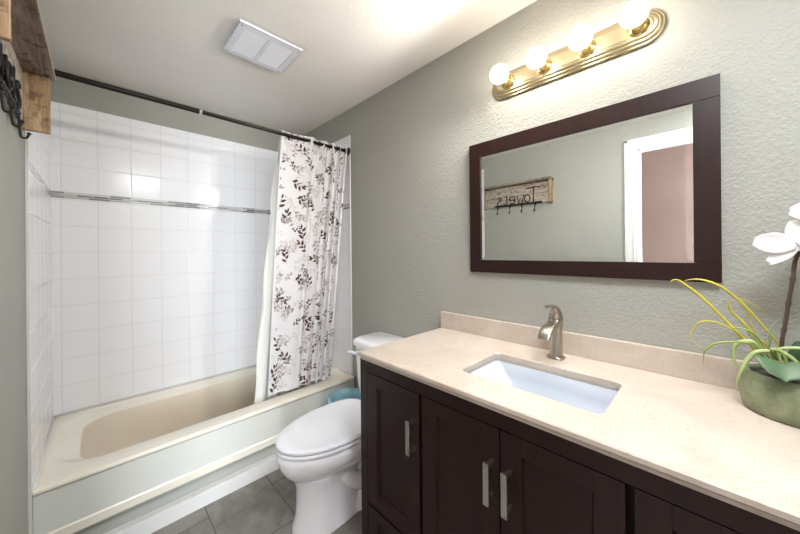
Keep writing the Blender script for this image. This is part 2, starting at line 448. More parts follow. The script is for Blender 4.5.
# ================================================================== BATHTUB
def rrect(x0, x1, y0, y1, r, z, n=10):
    pts = []
    for cx, cy, a0 in ((x1 - r, y1 - r, 0), (x0 + r, y1 - r, pi / 2), (x0 + r, y0 + r, pi), (x1 - r, y0 + r, 1.5 * pi)):
        for k in range(n + 1):
            a = a0 + pi / 2 * k / n
            pts.append(Vector((cx + r * cos(a), cy + r * sin(a), z)))
    return pts
FY = 1.829; RZ = 0.381
X0, X1, Y1 = TT, W - TT, D - TT
b = B()
def basin(t, z):    # t: 0 at the rim .. 1 at the bottom
    return rrect(0.048 + 0.31 * t, 1.452 - 0.10 * t, 1.945 + .06 * t, 2.535 - .06 * t, 0.17 - .03 * t, z)
outer = lambda x0, x1, y0, y1, z, r=.004: rrect(x0, x1, y0, y1, r, z)
ring_a = lambda m, z: rrect(.050 + m, 1.462 - m, 1.940 + m, 2.540 - m, .17 - m, z)
ring_b = lambda m, z: rrect(.128 - m, 1.430 + m, 1.952 - m, 2.522 + m, .165 + m, z)
R = [outer(X0, X1, FY + .015, Y1, RZ - .022), outer(X0, X1, FY + .002, Y1, RZ - .022),
     outer(X0, X1, FY, Y1, RZ - .012), outer(X0, X1, FY + .004, Y1, RZ - .001), outer(X0 + .001, X1 - .001, FY + .014, Y1 - .001, RZ),
     ring_a(-.012, RZ), ring_a(-.006, RZ - .002), ring_a(0, RZ - .006), ring_b(.012, RZ - .030), ring_b(.004, RZ - .034), ring_b(0, RZ - .040)]
b.rings(R, cap0=False, cap1=False)
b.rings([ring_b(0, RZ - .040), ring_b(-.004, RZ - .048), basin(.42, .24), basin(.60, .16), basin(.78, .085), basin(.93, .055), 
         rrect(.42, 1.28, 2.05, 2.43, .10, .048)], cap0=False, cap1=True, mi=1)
# apron, slanting lip and recess
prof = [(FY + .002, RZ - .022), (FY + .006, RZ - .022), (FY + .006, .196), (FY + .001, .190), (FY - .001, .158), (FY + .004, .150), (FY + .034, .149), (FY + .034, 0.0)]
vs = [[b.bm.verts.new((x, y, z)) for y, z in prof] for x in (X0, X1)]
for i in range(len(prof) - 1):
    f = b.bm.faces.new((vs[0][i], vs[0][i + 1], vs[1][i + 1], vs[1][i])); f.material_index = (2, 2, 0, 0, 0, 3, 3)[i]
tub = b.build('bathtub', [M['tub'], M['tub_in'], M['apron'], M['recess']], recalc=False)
bm = bmesh.new(); bm.from_mesh(tub.data); bmesh.ops.recalc_face_normals(bm, faces=bm.faces); bm.to_mesh(tub.data); bm.free()
tag(tub, 'long almond built-in bathtub with a plain front apron', 'bathtub')
dr = B().lathe([(.0, .0), (.03, .0), (.033, -.003), (.033, -.006)][::-1], (1.20, 2.24, .055)).build('drain', M['chrome'], tub); dr['label'] = 'round chrome drain'
o = (B().box(X0, FY - .012, 0, X1, FY + .033, .076, bev=.004)).build('baseboard_tub', M['white_trim'])
struct(o, 'white board along the foot of the bathtub')
o = B().tube([(TT + .002, FY + .01, RZ + .001), (TT + .002, Y1 - .003, RZ + .001)], .0050, 8).tube([(TT + .003, Y1 - .002, RZ + .001), (W - TT - .003, Y1 - .002, RZ + .001)], .003, 8)
struct(o.build('trim_6', M['white_trim']), 'white caulk bead where the tub meets the tile')

# ================================================================== SHOWER ROD
RY, RZ2 = 1.886, 2.036
rod = thing('shower_curtain_rod', (0.76, RY, RZ2), 'long dark bronze shower curtain rod spanning the tub alcove', 'curtain rod')
B().tube([(0.02, RY, RZ2), (.585, RY, RZ2)], .0130, 20).tube([(.58, RY, RZ2), (W - .022, RY, RZ2)], .0112, 20).build('rod', M['bronze'], rod, smooth_angle=40)
B().lathe([(.0134, -.006), (.0142, -.004), (.0142, .004), (.0134, .006)], (.583, RY, RZ2), 'x', 20).build('joint_collar', M['steel'], rod)['label'] = 'pale joint ring on the rod'
for x, ax in ((W - TT, '-x'), (TT, 'x')):
    B().lathe([(.030, 0), (.030, .004), (.024, .012), (.018, .02), (.015, .03)], (x, RY, RZ2), ax, 24).build('end_cap', M['bronze'], rod, smooth_angle=40)

# ================================================================== CURTAIN
CT, CB = 2.062, 0.398
def lerp(a, b, t): return a + (b - a) * t
NS = 400
def cphase(s):
    # slow waves on the left, tight gathers to the right
    return 2 * pi * (1.6 * s + 5.2 * max(0, s - .35) ** 1.6 * 1.25)
def cS(s, v, off=0.0):
    """curtain surface: s 0..1 left to right, v 0..1 top to bottom"""
    top = lerp(1.022, 1.507, s); bot = lerp(.938, 1.368, s)
    k = v ** .9
    x = lerp(top, bot, k)
    # a heavier fold bunches on the right
    g = max(0, min(1, (s - .42) / .3)); g = g * g * (3 - 2 * g)
    amp = lerp(.010, .031, g) * lerp(.8, 1.0, v)
    ph = cphase(s) + .5 * v
    y0 = lerp(RY + .002, 1.932, min(1, v * 1.02))
    y = y0 + amp * sin(ph) + .004 * sin(ph * 2.3 + 3 * v) 
    x = x + amp * .55 * sin(2 * ph + .6) * g
    z = lerp(CT, CB, v)
    if v < .03: y = lerp(RY + .0165 * sin(ph * 1.0), y, v / .03)
    p = Vector((x, y, z)); return p
def cN(s, v):
    e = 1e-3
    a = cS(min(1, s + e), v) - cS(max(0, s - e), v); c = cS(s, min(1, v + e)) - cS(s, max(0, v - e))
    n = a.cross(c).normalized()
    return -n if n.y > 0 else n
b = B(); b.grid(lambda u, v: cS(u, v), 260, 60)
# arc length table at mid height
tab = [0.0]
for i in range(NS): tab.append(tab[-1] + (cS((i + 1) / NS, .5) - cS(i / NS, .5)).length)
ARC = tab[-1]
import bisect
def s_of(arc):
    if arc <= 0: return 0.0
    if arc >= ARC: return 1.0
    i = bisect.bisect_right(tab, arc) - 1
    return (i + (arc - tab[i]) / max(1e-9, tab[i + 1] - tab[i])) / NS
HGT = CT - CB
EPS = .0010
rnd = random.Random(4)
def put(a, h, mi, side):
    """point of the print at arc a, height h below the top"""
    s, v = s_of(a), h / HGT
    p = cS(s, v); n = cN(s, v); return p + n * EPS * (1 + .25 * mi)
def leaf(a, h, ang, L, wd, mi):
    ca, sa = cos(ang), sin(ang); n = 6
    L_, R_, Mid = [], [], []
    for k in range(n + 1):
        t = k / n; w = wd * sin(pi * t ** .8) * .5
        for side, lst in ((-1, L_), (0, Mid), (1, R_)):
            dx, dy = t * L, side * w
            aa, hh = a + dx * ca - dy * sa, h + dx * sa + dy * ca
            if not (0.004 < aa < ARC - .004 and 0.004 < hh < HGT - .004): return
            lst.append(put(aa, hh, mi, side))
    l = [b.bm.verts.new(p) for p in L_]; m = [b.bm.verts.new(p) for p in Mid]; r = [b.bm.verts.new(p) for p in R_]
    for k in range(n):
        for q in ((l[k], l[k + 1], m[k + 1], m[k]), (m[k], m[k + 1], r[k + 1], r[k])):
            f = b.bm.faces.new(q); f.material_index = mi; f.smooth = True
def twig(a, h, ang, L, mi, w=.0018):
    n = 6; P, Q = [], []
    for k in range(n + 1):
        t = k / n; aa = a + t * L * cos(ang); hh = h + t * L * sin(ang)
        if not (0.004 < aa < ARC - .004 and 0.004 < hh < HGT - .004): return
        P.append(put(aa - w * .5 * sin(ang), hh + w * .5 * cos(ang), mi, 0)); Q.append(put(aa + w * .5 * sin(ang), hh - w * .5 * cos(ang), mi, 0))
    p = [b.bm.verts.new(x) for x in P]; q = [b.bm.verts.new(x) for x in Q]
    for k in range(n):
        f = b.bm.faces.new((p[k], p[k + 1], q[k + 1], q[k])); f.material_index = mi; f.smooth = True
def sprig(a, h, ang, size, mi, n):
    twig(a, h, ang, size * 1.0, mi)
    for k in range(n):
        t = (k + .6) / n; side = 1 if k % 2 else -1
        L = size * rnd.uniform(.42, .54)
        leaf(a + t * size * cos(ang), h + t * size * sin(ang), ang + side * rnd.uniform(.6, 1.0), L, L * .44, mi)
    leaf(a + size * cos(ang), h + size * sin(ang), ang, size * .42, size * .16, mi)
cell = .090; ny = int(HGT / cell) + 1; nx = int(ARC / cell) + 1
for i in range(-1, nx + 1):
    for j in range(-1, ny + 1):
        a = (i + .5 + rnd.uniform(-.2, .2)) * cell + (cell * .5 if j % 2 else 0); h = (j + .5 + rnd.uniform(-.2, .2)) * cell
        kind = (i + 2 * j) % 3
        mi = (1, 2, 3)[kind]
        if mi == 1: sprig(a, h, rnd.choice((-1.3, -1.9, -.5, -2.5, .4)) + rnd.uniform(-.3, .3), .080, 1, 5)
        else: sprig(a, h, rnd.uniform(-pi, pi), .075, mi, 5)
        sprig(a + cell * .45, h + cell * .3, rnd.uniform(-pi, pi), .05, rnd.choice((2, 3, 3, 1)), 4)
cur = b.build('shower_curtain', [M['fabric'], M['pr_brown'], M['pr_grey'], M['pr_pale']], recalc=False)
tag(cur, 'white fabric shower curtain printed with brown and grey leaf sprigs', 'shower curtain')

# the white liner behind it, hanging inside the tub
def lS(s, v):
    x = lerp(lerp(1.03, 1.50, s), lerp(.872, 1.40, s), min(1, v ** .8))
    if s < .02: x += .006 * sin(v * 23)
    y = lerp(RY + .052, 2.002, min(1, v * 1.1)) + .008 * sin(s * 40 + v) * (0.4 + v)
    if v < .05: y = lerp(RY + .040, y, v / .05)
    return Vector((x, y, lerp(2.045, .24, v)))
b = B().grid(lS, 120, 40)
lin_o = b.build('curtain_liner', M['liner'], recalc=False)
md = lin_o.modifiers.new('thickness', 'SOLIDIFY'); md.thickness = .0012
tag(lin_o, 'plain white shower curtain liner hanging inside the tub behind the printed curtain', 'shower curtain')
# rings
for i in range(12):
    s = (i + .5) / 12; x = cS(s, .0).x
    rr = [Vector((x, RY + .021 * cos(a), RZ2 - .004 + .021 * sin(a))) for a in [2 * pi * k / 20 for k in range(21)]]
    o = B().tube(rr, .0018, 6, caps=False).build('curtain_ring', M['bronze'], cur)

# ================================================================== TOILET
TY = 1.335
toilet = thing('toilet', (1.1, TY, 0), 'white two-piece toilet with closed lid between the tub and the vanity', 'toilet')
def egg(xf, xb, hw, z, n=48, sq=2.0, xc=None):
    """egg outline: front at xf (towards -X), back at xb"""
    c = xc if xc is not None else xf + (xb - xf) * .56
    pts = []
    for k in range(n):
        a = 2 * pi * k / n; ca, sa = cos(a), sin(a)
        ex = 2.0 if ca < 0 else sq
        x = c + (c - xf) * -abs(ca) ** (2 / ex) if ca < 0 else c + (xb - c) * abs(ca) ** (2 / ex)
        y = hw * (1 if sa > 0 else -1) * abs(sa) ** (2 / (2.0 if ca < 0 else sq))
        pts.append(Vector((x, TY + y, z)))
    return pts
b = B()
b.rings([egg(.835, 1.30, .085, .235, sq=3), egg(.805, 1.31, .118, .262, sq=3), egg(.775, 1.33, .148, .295, sq=3), egg(.757, 1.34, .168, .330, sq=3),
         egg(.748, 1.345, .178, .365, sq=3.2), egg(.748, 1.345, .178, .385, sq=3.2), egg(.755, 1.34, .170, .396, sq=3.2)])
# pedestal column, recessed flank, foot
b.rings([egg(.815, 1.20, .104, 0, sq=3, xc=.95), egg(.818, 1.20, .100, .03, sq=3, xc=.95), egg(.832, 1.16, .090, .07, sq=3, xc=.95), egg(.836, 1.14, .088, .15, sq=3, xc=.95),
         egg(.832, 1.16, .092, .215, sq=3, xc=.95), egg(.815, 1.20, .11, .26, sq=3, xc=.97)])
b.rings([egg(1.0, 1.43, .118, 0, sq=4), egg(1.0, 1.43, .116, .035, sq=4), egg(1.02, 1.42, .10, .055, sq=4), egg(1.02, 1.40, .075, .075, sq=4)])
b.rings([egg(1.0, 1.40, .060, .05, sq=4), egg(1.0, 1.40, .062, .2, sq=4), egg(1.0, 1.40, .10, .30, sq=4), egg(1.0, 1.42, .13, .37, sq=4)])
for sg in (-1, 1):
    b.tube(smoothpath([(1.03, TY + sg * .055, .22), (1.10, TY + sg * .066, .15), (1.19, TY + sg * .068, .12), (1.25, TY + sg * .066, .20), (1.30, TY + sg * .066, .27), (1.36, TY + sg * .064, .18), (1.38, TY + sg * .062, .06)]), .042, 14)
b.box(1.25, TY - .12, .34, 1.50, TY + .12, .395, bev=.02)
b.build('bowl', M['porcelain'], toilet, smooth_angle=50)
b = B(); b.rings([egg(.750, 1.27, .178, .398, sq=3.5), egg(.744, 1.275, .183, .404, sq=3.5), egg(.744, 1.275, .183, .412, sq=3.5), egg(.748, 1.272, .180, .417, sq=3.5)])
b.build('seat', M['white_plastic'], toilet, smooth_angle=50)
b = B(); b.rings([egg(.752, 1.265, .176, .419, sq=3.5), egg(.746, 1.272, .182, .424, sq=3.5), egg(.746, 1.272, .182, .432, sq=3.5), egg(.752, 1.268, .177, .4385, sq=3.5), egg(.775, 1.25, .160, .441, sq=3.5), egg(.85, 1.2, .10, .443, sq=3)])
b.build('lid', M['white_plastic'], toilet, smooth_angle=50)
for sg in (-1, 1): B().box(1.262, TY + sg * .075 - .022, .396, 1.302, TY + sg * .075 + .022, .430, bev=.008).build('hinge', M['white_plastic'], toilet)
def tankring(m, z): return rrect(1.305 + m, 1.517 - m * .2, TY - .213 + m, TY + .213 - m, .04, z)
B().rings([tankring(.03, .392), tankring(.018, .41), tankring(.008, .50), tankring(.0, .715), tankring(.002, .722)]).build('tank', M['porcelain'], toilet, smooth_angle=50)
B().rings([tankring(-.004, .722), tankring(-.012, .727), tankring(-.012, .745), tankring(-.006, .758), tankring(.012, .766)]).build('tank_lid', M['porcelain'], toilet, smooth_angle=50)
b = B(); hy = TY + .165
b.lathe([(.016, 0), (.016, .008), (.010, .012)], (1.305, hy, .680), '-x', 20)
b.tube(smoothpath([(1.292, hy, .680), (1.286, hy + .02, .681), (1.284, hy + .045, .678), (1.284, hy + .07, .674)]), [.009] * 6 + [.010] * 6 + [.011] * 7, 12)
b.build('flush_lever', M['white_plastic'], toilet)

# ================================================================== WASTE BIN
BX, BY, BZ = 1.358, 1.676, .333
KB = 1.13
b = B(); b.lathe([(r_ * KB, z_) for r_, z_ in [(.0, 0), (.088, 0), (.092, .01), (.112, BZ - .01), (.116, BZ), (.112, BZ), (.108, BZ - .01), (.088, .012), (0, .012)]], (BX, BY, 0), n=40)
tag(b.build('waste_bin', M['bin'], smooth_angle=40), 'small round pale waste bin lined with blue plastic behind the toilet', 'waste bin')
b = B(); rnd = random.Random(8)
rings = []
for k, (r, z) in enumerate([(.119, BZ - .055), (.1195, BZ - .03), (.119, BZ + .002), (.117, BZ + .008), (.109, BZ + .004), (.104, BZ - .04), (.094, BZ - .1), (.085, BZ - .17), (.05, BZ - .21)]):
    ring = []; r *= KB
    for j in range(96):
        a = 2 * pi * j / 96
        if k <= 3: w = .0012 * sin(a * 17 + k) + (.004 * sin(a * 5) if k == 0 else 0)
        else: w = -.007 * abs(sin(a * 7 + .6 * k)) - .004 * abs(sin(a * 13 + k))
        ring.append(Vector((BX + (r + w) * cos(a), BY + (r + w) * sin(a), z + (.006 * sin(a * 6) if k == 0 else .002 * sin(a * 9) if k == 3 else 0))))
    rings.append(ring)
b.rings(rings, cap0=False, cap1=True)
tag(b.build('bin_liner', M['blue_bag'], recalc=False), 'light blue plastic bag folded over the rim of the waste bin', 'bin bag')

# ================================================================== VANITY
CZ = .8775; CUZ = .847
VX = .9716; VY1, VY0 = 1.0387 - .004, -.222
van = thing('vanity_cabinet', (1.25, .407, 0), 'dark espresso wooden vanity cabinet with shaker doors under the beige counter', 'cabinet')
b = B()
b.box(VX + .014, VY1 - .018, .0, W - .001, VY1, CUZ); b.box(VX + .014, VY0, .0, W - .001, VY0 + .018, CUZ)     # sides
b.box(W - .012, VY0 + .018, .09, W - .001, VY1 - .018, CUZ - .18); b.box(VX + .03, VY0 + .018, .09, W - .012, VY1 - .018, .108)     # back, bottom
b.box(VX + .07, VY0 + .018, 0.0, VX + .085, VY1 - .018, .09)                                 # toe kick
fx0, fx1 = VX + .0008, VX + .018                                          # face frame
ZT, ZK = .797, .085
b.box(fx0, VY0, ZT + .003, fx1, VY1, CUZ, bev=.001)
b.box(fx0, VY1 - .043, ZK, fx1, VY1, ZT + .003, bev=.001); b.box(fx0, VY0, ZK, fx1, VY0 + .043, ZT + .003, bev=.001)
b.box(fx0 + .004, VY0 + .03, ZK - .02, fx1, VY1 - .03, ZK + .012)
for y in (.6995, .1215): b.box(fx0 + .05, y - .02, ZK, fx1 + .07, y + .02, ZT)
b.box(fx0 + .005, .72, .245, fx1 + .01, .995, .285); b.box(fx0 + .005, VY0 + .03, .245, fx1 + .01, .10, .285)
b.box(VX + .004, VY1 - .03, 0, VX + .06, VY1, ZK); b.box(VX + .004, VY0, 0, VX + .06, VY0 + .03, ZK)
b.build('carcass', M['espresso'], van)
def shaker(name, y0, y1, z0, z1, st=.058, rt=.048):
    b = B(); x0, x1 = VX - .0195 + .019, VX + .019
    x0 = VX - .001; x0 = VX - .0005
    xa = VX - .0  # door face
    F0, F1 = VX - .0, VX + .018
    b.box(F0, y0, z0, F1, y0 + st, z1, bev=.0012); b.box(F0, y1 - st, z0, F1, y1, z1, bev=.0012)
    b.box(F0 + .0002, y0 + st, z1 - rt, F1, y1 - st, z1, bev=.0008); b.box(F0 + .0002, y0 + st, z0, F1, y1 - st, z0 + rt, bev=.0008)
    # bevelled inner moulding
    ya, yb, za, zb = y0 + st, y1 - st, z0 + rt, z1 - rt
    m = .005
    b.rings([[Vector(p) for p in ((F0 + .002, ya, za), (F0 + .002, yb, za), (F0 + .002, yb, zb), (F0 + .002, ya, zb))],
             [Vector(p) for p in ((F0 + .010, ya + m, za + m), (F0 + .010, yb - m, za + m), (F0 + .010, yb - m, zb - m), (F0 + .010, ya + m, zb - m))]], cap0=False, cap1=True)
    for f in b.bm.faces: f.smooth = False
    return b.build(name, M['espresso'], van)
def pull(parent, y, z, vertical=True, L=.116):
    b = B(); h = L / 2
    if vertical:
        b.box(VX - .036, y - .0085, z - h, VX - .0275, y + .0085, z + h, 0, bev=.0012)
        for s in (-1, 1): b.box(VX - .029, y - .006, z + s * (h - .012) - .006, VX + .001, y + .006, z + s * (h - .012) + .006, 0, bev=.001)
    else:
        b.box(VX - .036, y - h, z - .0065, VX - .0275, y + h, z + .0065, 0, bev=.0012)
        for s in (-1, 1): b.box(VX - .029, y + s * (h - .012) - .006, z - .006, VX + .001, y + s * (h - .012) + .006, z + .006, 0, bev=.001)
    o = b.build('handle', M['steel'], parent); o['label'] = 'flat brushed metal bar handle'; return o
d1 = shaker('door', .7065, .989, .270, ZT); pull(d1, .729, .651)
dw = shaker('drawer', .7065, .989, .095, .258, rt=.040); pull(dw, .848, .176, False)
d2 = shaker('door', .4115, .6935, .095, ZT); pull(d2, .433, .653)
d3 = shaker('door', .1285, .4075, .095, ZT); pull(d3, .381, .650)
d4 = shaker('door', -.172, .1130, .270, ZT); pull(d4, .085, .649)
dw2 = shaker('drawer', -.172, .1130, .095, .258, rt=.040); pull(dw2, -.03, .176, False)

# countertop with a cut-out
SX0, SX1, SY0, SY1 = 1.0805, 1.337, .192, .610
CX0, CX1, CY0, CY1 = .9535, W, -.235, 1.0265
ctop = B()
n = 10
def hole(z, m=0.0, r=.022): return rrect(SX0 - m, SX1 + m, SY0 - m, SY1 + m, r, z, n)
def outr(z, m=0.0): return rrect(CX0 + m, CX1, CY0 + m, CY1 - m, .003, z, n)
rg = [hole(CZ - .019), hole(CZ - .0025), hole(CZ, .0025), outr(CZ, .0035), outr(CZ - .0035), outr(CZ - .014), outr(CZ - .017, .0035), outr(CZ - .020, .006), outr(CUZ + .0005, .010)]
rg.append(hole(CUZ + .0005, .004))
rg.append(hole(CZ - .019))
ctop.rings(rg, cap0=False, cap1=False)
for f in ctop.bm.faces: f.smooth = False
ctop = ctop.build('countertop', M['marble'])
tag(ctop, 'beige limestone countertop with a rectangular sink cut-out on the dark vanity', 'countertop')
bs = B().box(W - .0205, CY0 + .01, CZ, W - .001, 1.0265, CZ + .085, bev=.002).build('backsplash', M['marble'], ctop)
bs['label'] = 'beige stone backsplash'
# sink
b = B()
b.rings([hole(CUZ, .016, .03), hole(CUZ, .003, .024), hole(CUZ - .004, -.001, .024), rrect(SX0 + .004, SX1 - .004, SY0 + .012, SY1 - .022, .03, CUZ - .04, n),
         rrect(SX0 + .012, SX1 - .012, SY0 + .03, SY1 - .060, .035, CUZ - .095, n), rrect(SX0 + .035, SX1 - .035, SY0 + .055, SY1 - .09, .04, CUZ - .112, n),
         rrect(SX0 + .10, SX1 - .10, SY0 + .17, SY1 - .17, .02, CUZ - .117, n)], cap0=False)
# outer shell
b.rings([hole(CUZ, .016, .03), hole(CUZ - .012, .016, .03), rrect(SX0, SX1, SY0, SY1 - .01, .04, CUZ - .06, n), rrect(SX0 + .02, SX1 - .02, SY0 + .02, SY1 - .05, .05, CUZ - .13, n)], cap0=False)
sink = b.build('sink', M['sink'], smooth_angle=60)
tag(sink, 'white rectangular undermount sink basin set in the beige counter', 'sink')
B().lathe([(.022, 0), (.022, .003), (.017, .005), (.0, .005)], (1.209, .40, CUZ - .118), n=24).build('drain', M['nickel'], sink)

# faucet
FX, FYY = 1.437, .418
fa = thing('faucet', (FX, FYY, CZ), 'brushed nickel single-handle faucet behind the sink', 'faucet')
z0 = CZ
b = B(); b.rings([rrect(FX - .030, FX + .030, FYY - .030, FYY + .030, .022, z0 + 0), rrect(FX - .030, FX + .030, FYY - .030, FYY + .030, .022, z0 + .005), rrect(FX - .027, FX + .027, FYY - .027, FYY + .027, .022, z0 + .009)]); b.build('base_plate', M['nickel'], fa, smooth_angle=40)
b = B(); b.lathe([(.026, .008), (.0235, .016), (.0225, .04), (.0225, .105), (.0240, .125), (.0255, .140), (.0255, .1475), (.0225, .1485), (.0225, .1500), (.0248, .1508), (.0248, .153)], (FX, FYY, z0), n=36)
b.build('body', M['nickel'], fa, smooth_angle=50)
# waterfall spout: broad flat tongue swooping from the body
b = B(); path = smoothpath([(FX + .012, FYY, z0 + .150), (FX - .010, FYY, z0 + .140), (FX - .035, FYY, z0 + .130), (FX - .064, FYY, z0 + .128), (FX - .092, FYY, z0 + .120), (FX - .112, FYY, z0 + .108), (FX - .120, FYY, z0 + .093)], 5)
rings = []
for i, p in enumerate(path):
    t = i / (len(path) - 1); d = (path[min(i + 1, len(path) - 1)] - path[max(i - 1, 0)]).normalized(); nrm = Vector((-d.z, 0, d.x)); nrm = nrm if nrm.z > 0 or t > .7 else nrm
    hwid = lerp(.0225, .0215, t); th = lerp(.016, .0065, min(1, t * 1.2))
    rings.append([p + Vector((0, 1, 0)) * hwid * (abs(cos(a)) ** .6) * (1 if cos(a) > 0 else -1) + nrm * th * (abs(sin(a)) ** .8) * (1 if sin(a) > 0 else -1) for a in [2 * pi * k / 24 for k in range(24)]])
b.rings(rings); b.build('spout', M['nickel'], fa, smooth_angle=60)
# handle: hood over the body, tapering into a thin lever with a small rounded end
b = B(); path = smoothpath([(FX + .004, FYY, z0 + .1495), (FX + .004, FYY, z0 + .160), (FX - .000, FYY, z0 + .176), (FX - .014, FYY, z0 + .190), (FX - .036, FYY, z0 + .200), (FX - .062, FYY, z0 + .205), (FX - .086, FYY, z0 + .207), (FX - .098, FYY, z0 + .207)], 5)
rk = [.0250, .0240, .0200, .0130, .0075, .0050, .0062, .0045]
rs = []
for i in range(len(path)):
    t = i / 5; k = min(int(t), 6); rs.append(lerp(rk[k], rk[k + 1], t - k))
b.tube(path, rs, 24); b.build('lever', M['nickel'], fa, smooth_angle=60)

# ================================================================== MIRROR
MY0, MY1, MZ0, MZ1 = -.0235, .838, 1.186, 1.8085
FX0, FX1 = W - .0229, W - .002
mir = thing('framed_mirror', (W, .407, 1.2), 'large rectangular mirror in a wide dark espresso frame above the counter', 'mirror')
fw = .060; fz = .0655; fb = .0590
b = B()
b.box(FX0, MY0, MZ1 - fz, FX1, MY1, MZ1, bev=.0015); b.box(FX0, MY0, MZ0, FX1, MY1, MZ0 + fb, bev=.0015)
b.box(FX0, MY0, MZ0 + fb + .0006, FX1, MY0 + fw, MZ1 - fz - .0006, bev=.0015); b.box(FX0, MY1 - fw, MZ0 + fb + .0006, FX1, MY1, MZ1 - fz - .0006, bev=.0015)
b.build('frame', M['espresso'], mir)
gy0, gy1, gz0, gz1 = MY0 + fw, MY1 - fw, MZ0 + fb, MZ1 - fz
gx = W - .0165; bv = .018
b = B()
quad = lambda x, m: [Vector((x, gy0 + m, gz0 + m)), Vector((x, gy1 - m, gz0 + m)), Vector((x, gy1 - m, gz1 - m)), Vector((x, gy0 + m, gz1 - m))]
b.rings([quad(W - .009, -.002), quad(gx + .0008, -.002), quad(gx, bv)], cap1=True)
for f in b.bm.faces: f.smooth = False
b.build('glass', M['mirror'], mir)

# ================================================================== VANITY LIGHT
LY0, LY1, LZ0, LZ1 = .094, .719, 1.982, 2.099
LC = (LZ0 + LZ1) / 2
vl = thing('vanity_light', (W, .407, LC), 'long satin brass light bar with four lit clear globe bulbs above the mirror', 'wall lamp')
def oval(m, x, n=14):
    """elongated plate outline with stepped round ends"""
    r = (LZ1 - LZ0) / 2 - m; pts = []
    for cy, a0 in ((LY1 - .060, -pi / 2), (LY0 + .060, pi / 2)):
        for k in range(n + 1):
            a = a0 + pi * k / n
            pts.append(Vector((x, cy + r * cos(a) , LC + r * sin(a))))
    return pts
b = B()
xw = W - .0005
b.rings([oval(0, xw), oval(0, xw - .008), oval(.004, xw - .011), oval(.007, xw - .011), oval(.009, xw - .017), oval(.014, xw - .020), oval(.018, xw - .020), oval(.020, xw - .026), oval(.026, xw - .029), oval(.030, xw - .029), oval(.033, xw - .031)])
b.build('back_plate', M['brass'], vl, smooth_angle=28)
bulb_y = (.6285, .474, .3205, .167)
for y in bulb_y:
    xs = xw - .031
    B().lathe([(.030, 0), (.031, .003), (.027, .009), (.0205, .012), (.0195, .030), (.0175, .034)], (xs, y, LC), '-x', 28).build('socket', M['brass_dark'], vl, smooth_angle=40)
    prof = [(.0125, .024), (.0135, .034), (.018, .042)]
    cx, r = .083, .0405
    for k in range(1, 15):
        a = radians(140) * (1 - k / 14); prof.append((r * sin(a) if k < 14 else 0.0004, cx + -r * cos(a) * -1 if False else cx + r * cos(a)))
    prof = [(.0125, .024), (.0135, .034), (.0165, .042)] + [(max(.0004, r * sin(radians(155) * (1 - k / 16))), cx + r * cos(radians(155) * (1 - k / 16))) for k in range(17)]
    bo = B().lathe(prof, (xs, y, LC), '-x', 32).build('bulb', M['bulb'], vl, smooth_angle=80)
    bo['label'] = 'clear globe bulb, lit'
    f = B()
    f.tube([(xs - .03, y, LC - .004), (xs - .062, y, LC - .006)], .0012, 6); f.tube([(xs - .03, y, LC + .004), (xs - .062, y, LC + .006)], .0012, 6)
    pts = [(xs - .063 - .020 * sin(pi * k / 12), y + .004 * (k % 2), LC - .012 + .024 * k / 12) for k in range(13)]
    f.tube(pts, .0022, 8)
    fo = f.build('filament', M['filament'], bo)
    fo.matrix_parent_inverse = Matrix.Identity(4) if False else fo.matrix_parent_inverse
    ld = bpy.data.lights.new('bulb_light', 'POINT'); ld.energy = BULB_W; ld.color = (1.0, 0.90, 0.78); ld.shadow_soft_size = .022
    lo = bpy.data.objects.new('bulb_light', ld); lo.location = (xs - .083, y, LC); col.objects.link(lo)
    ld = bpy.data.lights.new('bulb_fill_spot', 'SPOT'); ld.energy = BULB_FILL_W; ld.color = (1.0, 0.965, 0.93); ld.shadow_soft_size = .040
    ld.spot_size = radians(178); ld.spot_blend = .35  # spot added at each bulb to brighten the room, sparing the wall
    lo = bpy.data.objects.new('bulb_fill_spot', ld); lo.location = (xs - .083, y, LC); lo.rotation_euler = (0, radians(66), -.35); col.objects.link(lo)

# ================================================================== CEILING VENT
vt = thing('ceiling_vent', (.805, 1.632, H), 'square white louvred vent cover screwed to the ceiling', 'vent')
vx0, vx1, vy0, vy1 = .652, .957, 1.480, 1.750
zf, zb = H - .022, H - .010
b = B()
b.box(vx0 + .03, vy0 + .03, H - .012, vx1 - .03, vy1 - .03, H - .0005)
fwv = .034
b.box(vx0, vy0, zf, vx1, vy0 + fwv, zf + .004, bev=.001); b.box(vx0, vy1 - fwv, zf, vx1, vy1, zf + .004, bev=.001)
b.box(vx0, vy0 + fwv, zf, vx0 + fwv, vy1 - fwv, zf + .004, bev=.001); b.box(vx1 - fwv, vy0 + fwv, zf, vx1, vy1 - fwv, zf + .004, bev=.001)
b.box(vx0, vy0, zf, vx1, vy0 + .003, zf + .014); b.box(vx0 + .0, vy1 - .003, zf, vx1, vy1, zf + .012); b.box(vx0, vy0, zf, vx0 + .003, vy1, zf + .010); b.box(vx1 - .003, vy0, zf, vx1, vy1, zf + .010)
vm = (vx0 + vx1) / 2
b.box(vm - .009, vy0 + fwv, zf, vm + .009, vy1 - fwv, zf + .003)
b.box(vx0 + .02, vy0 + .02, zb, vx1 - .02, vy1 - .02, zb + .002)
b.build('frame', M['white_plastic'], vt)
for xa, xb in ((vx0 + fwv, vm - .009), (vm + .009, vx1 - fwv)):
    b = B(); ns = 12
    for k in range(ns):
        y = vy0 + fwv + (k + .5) * (vy1 - vy0 - 2 * fwv) / ns
        b.rings([[Vector((x, y - .005, zf + .006)), Vector((x, y + .003, zf + .0002)), Vector((x, y + .0042, zf + .001)), Vector((x, y - .0038, zf + .007))] for x in (xa, xb)])
    for f in b.bm.faces: f.smooth = False
    b.build('louvre_panel', M['white_plastic'], vt)
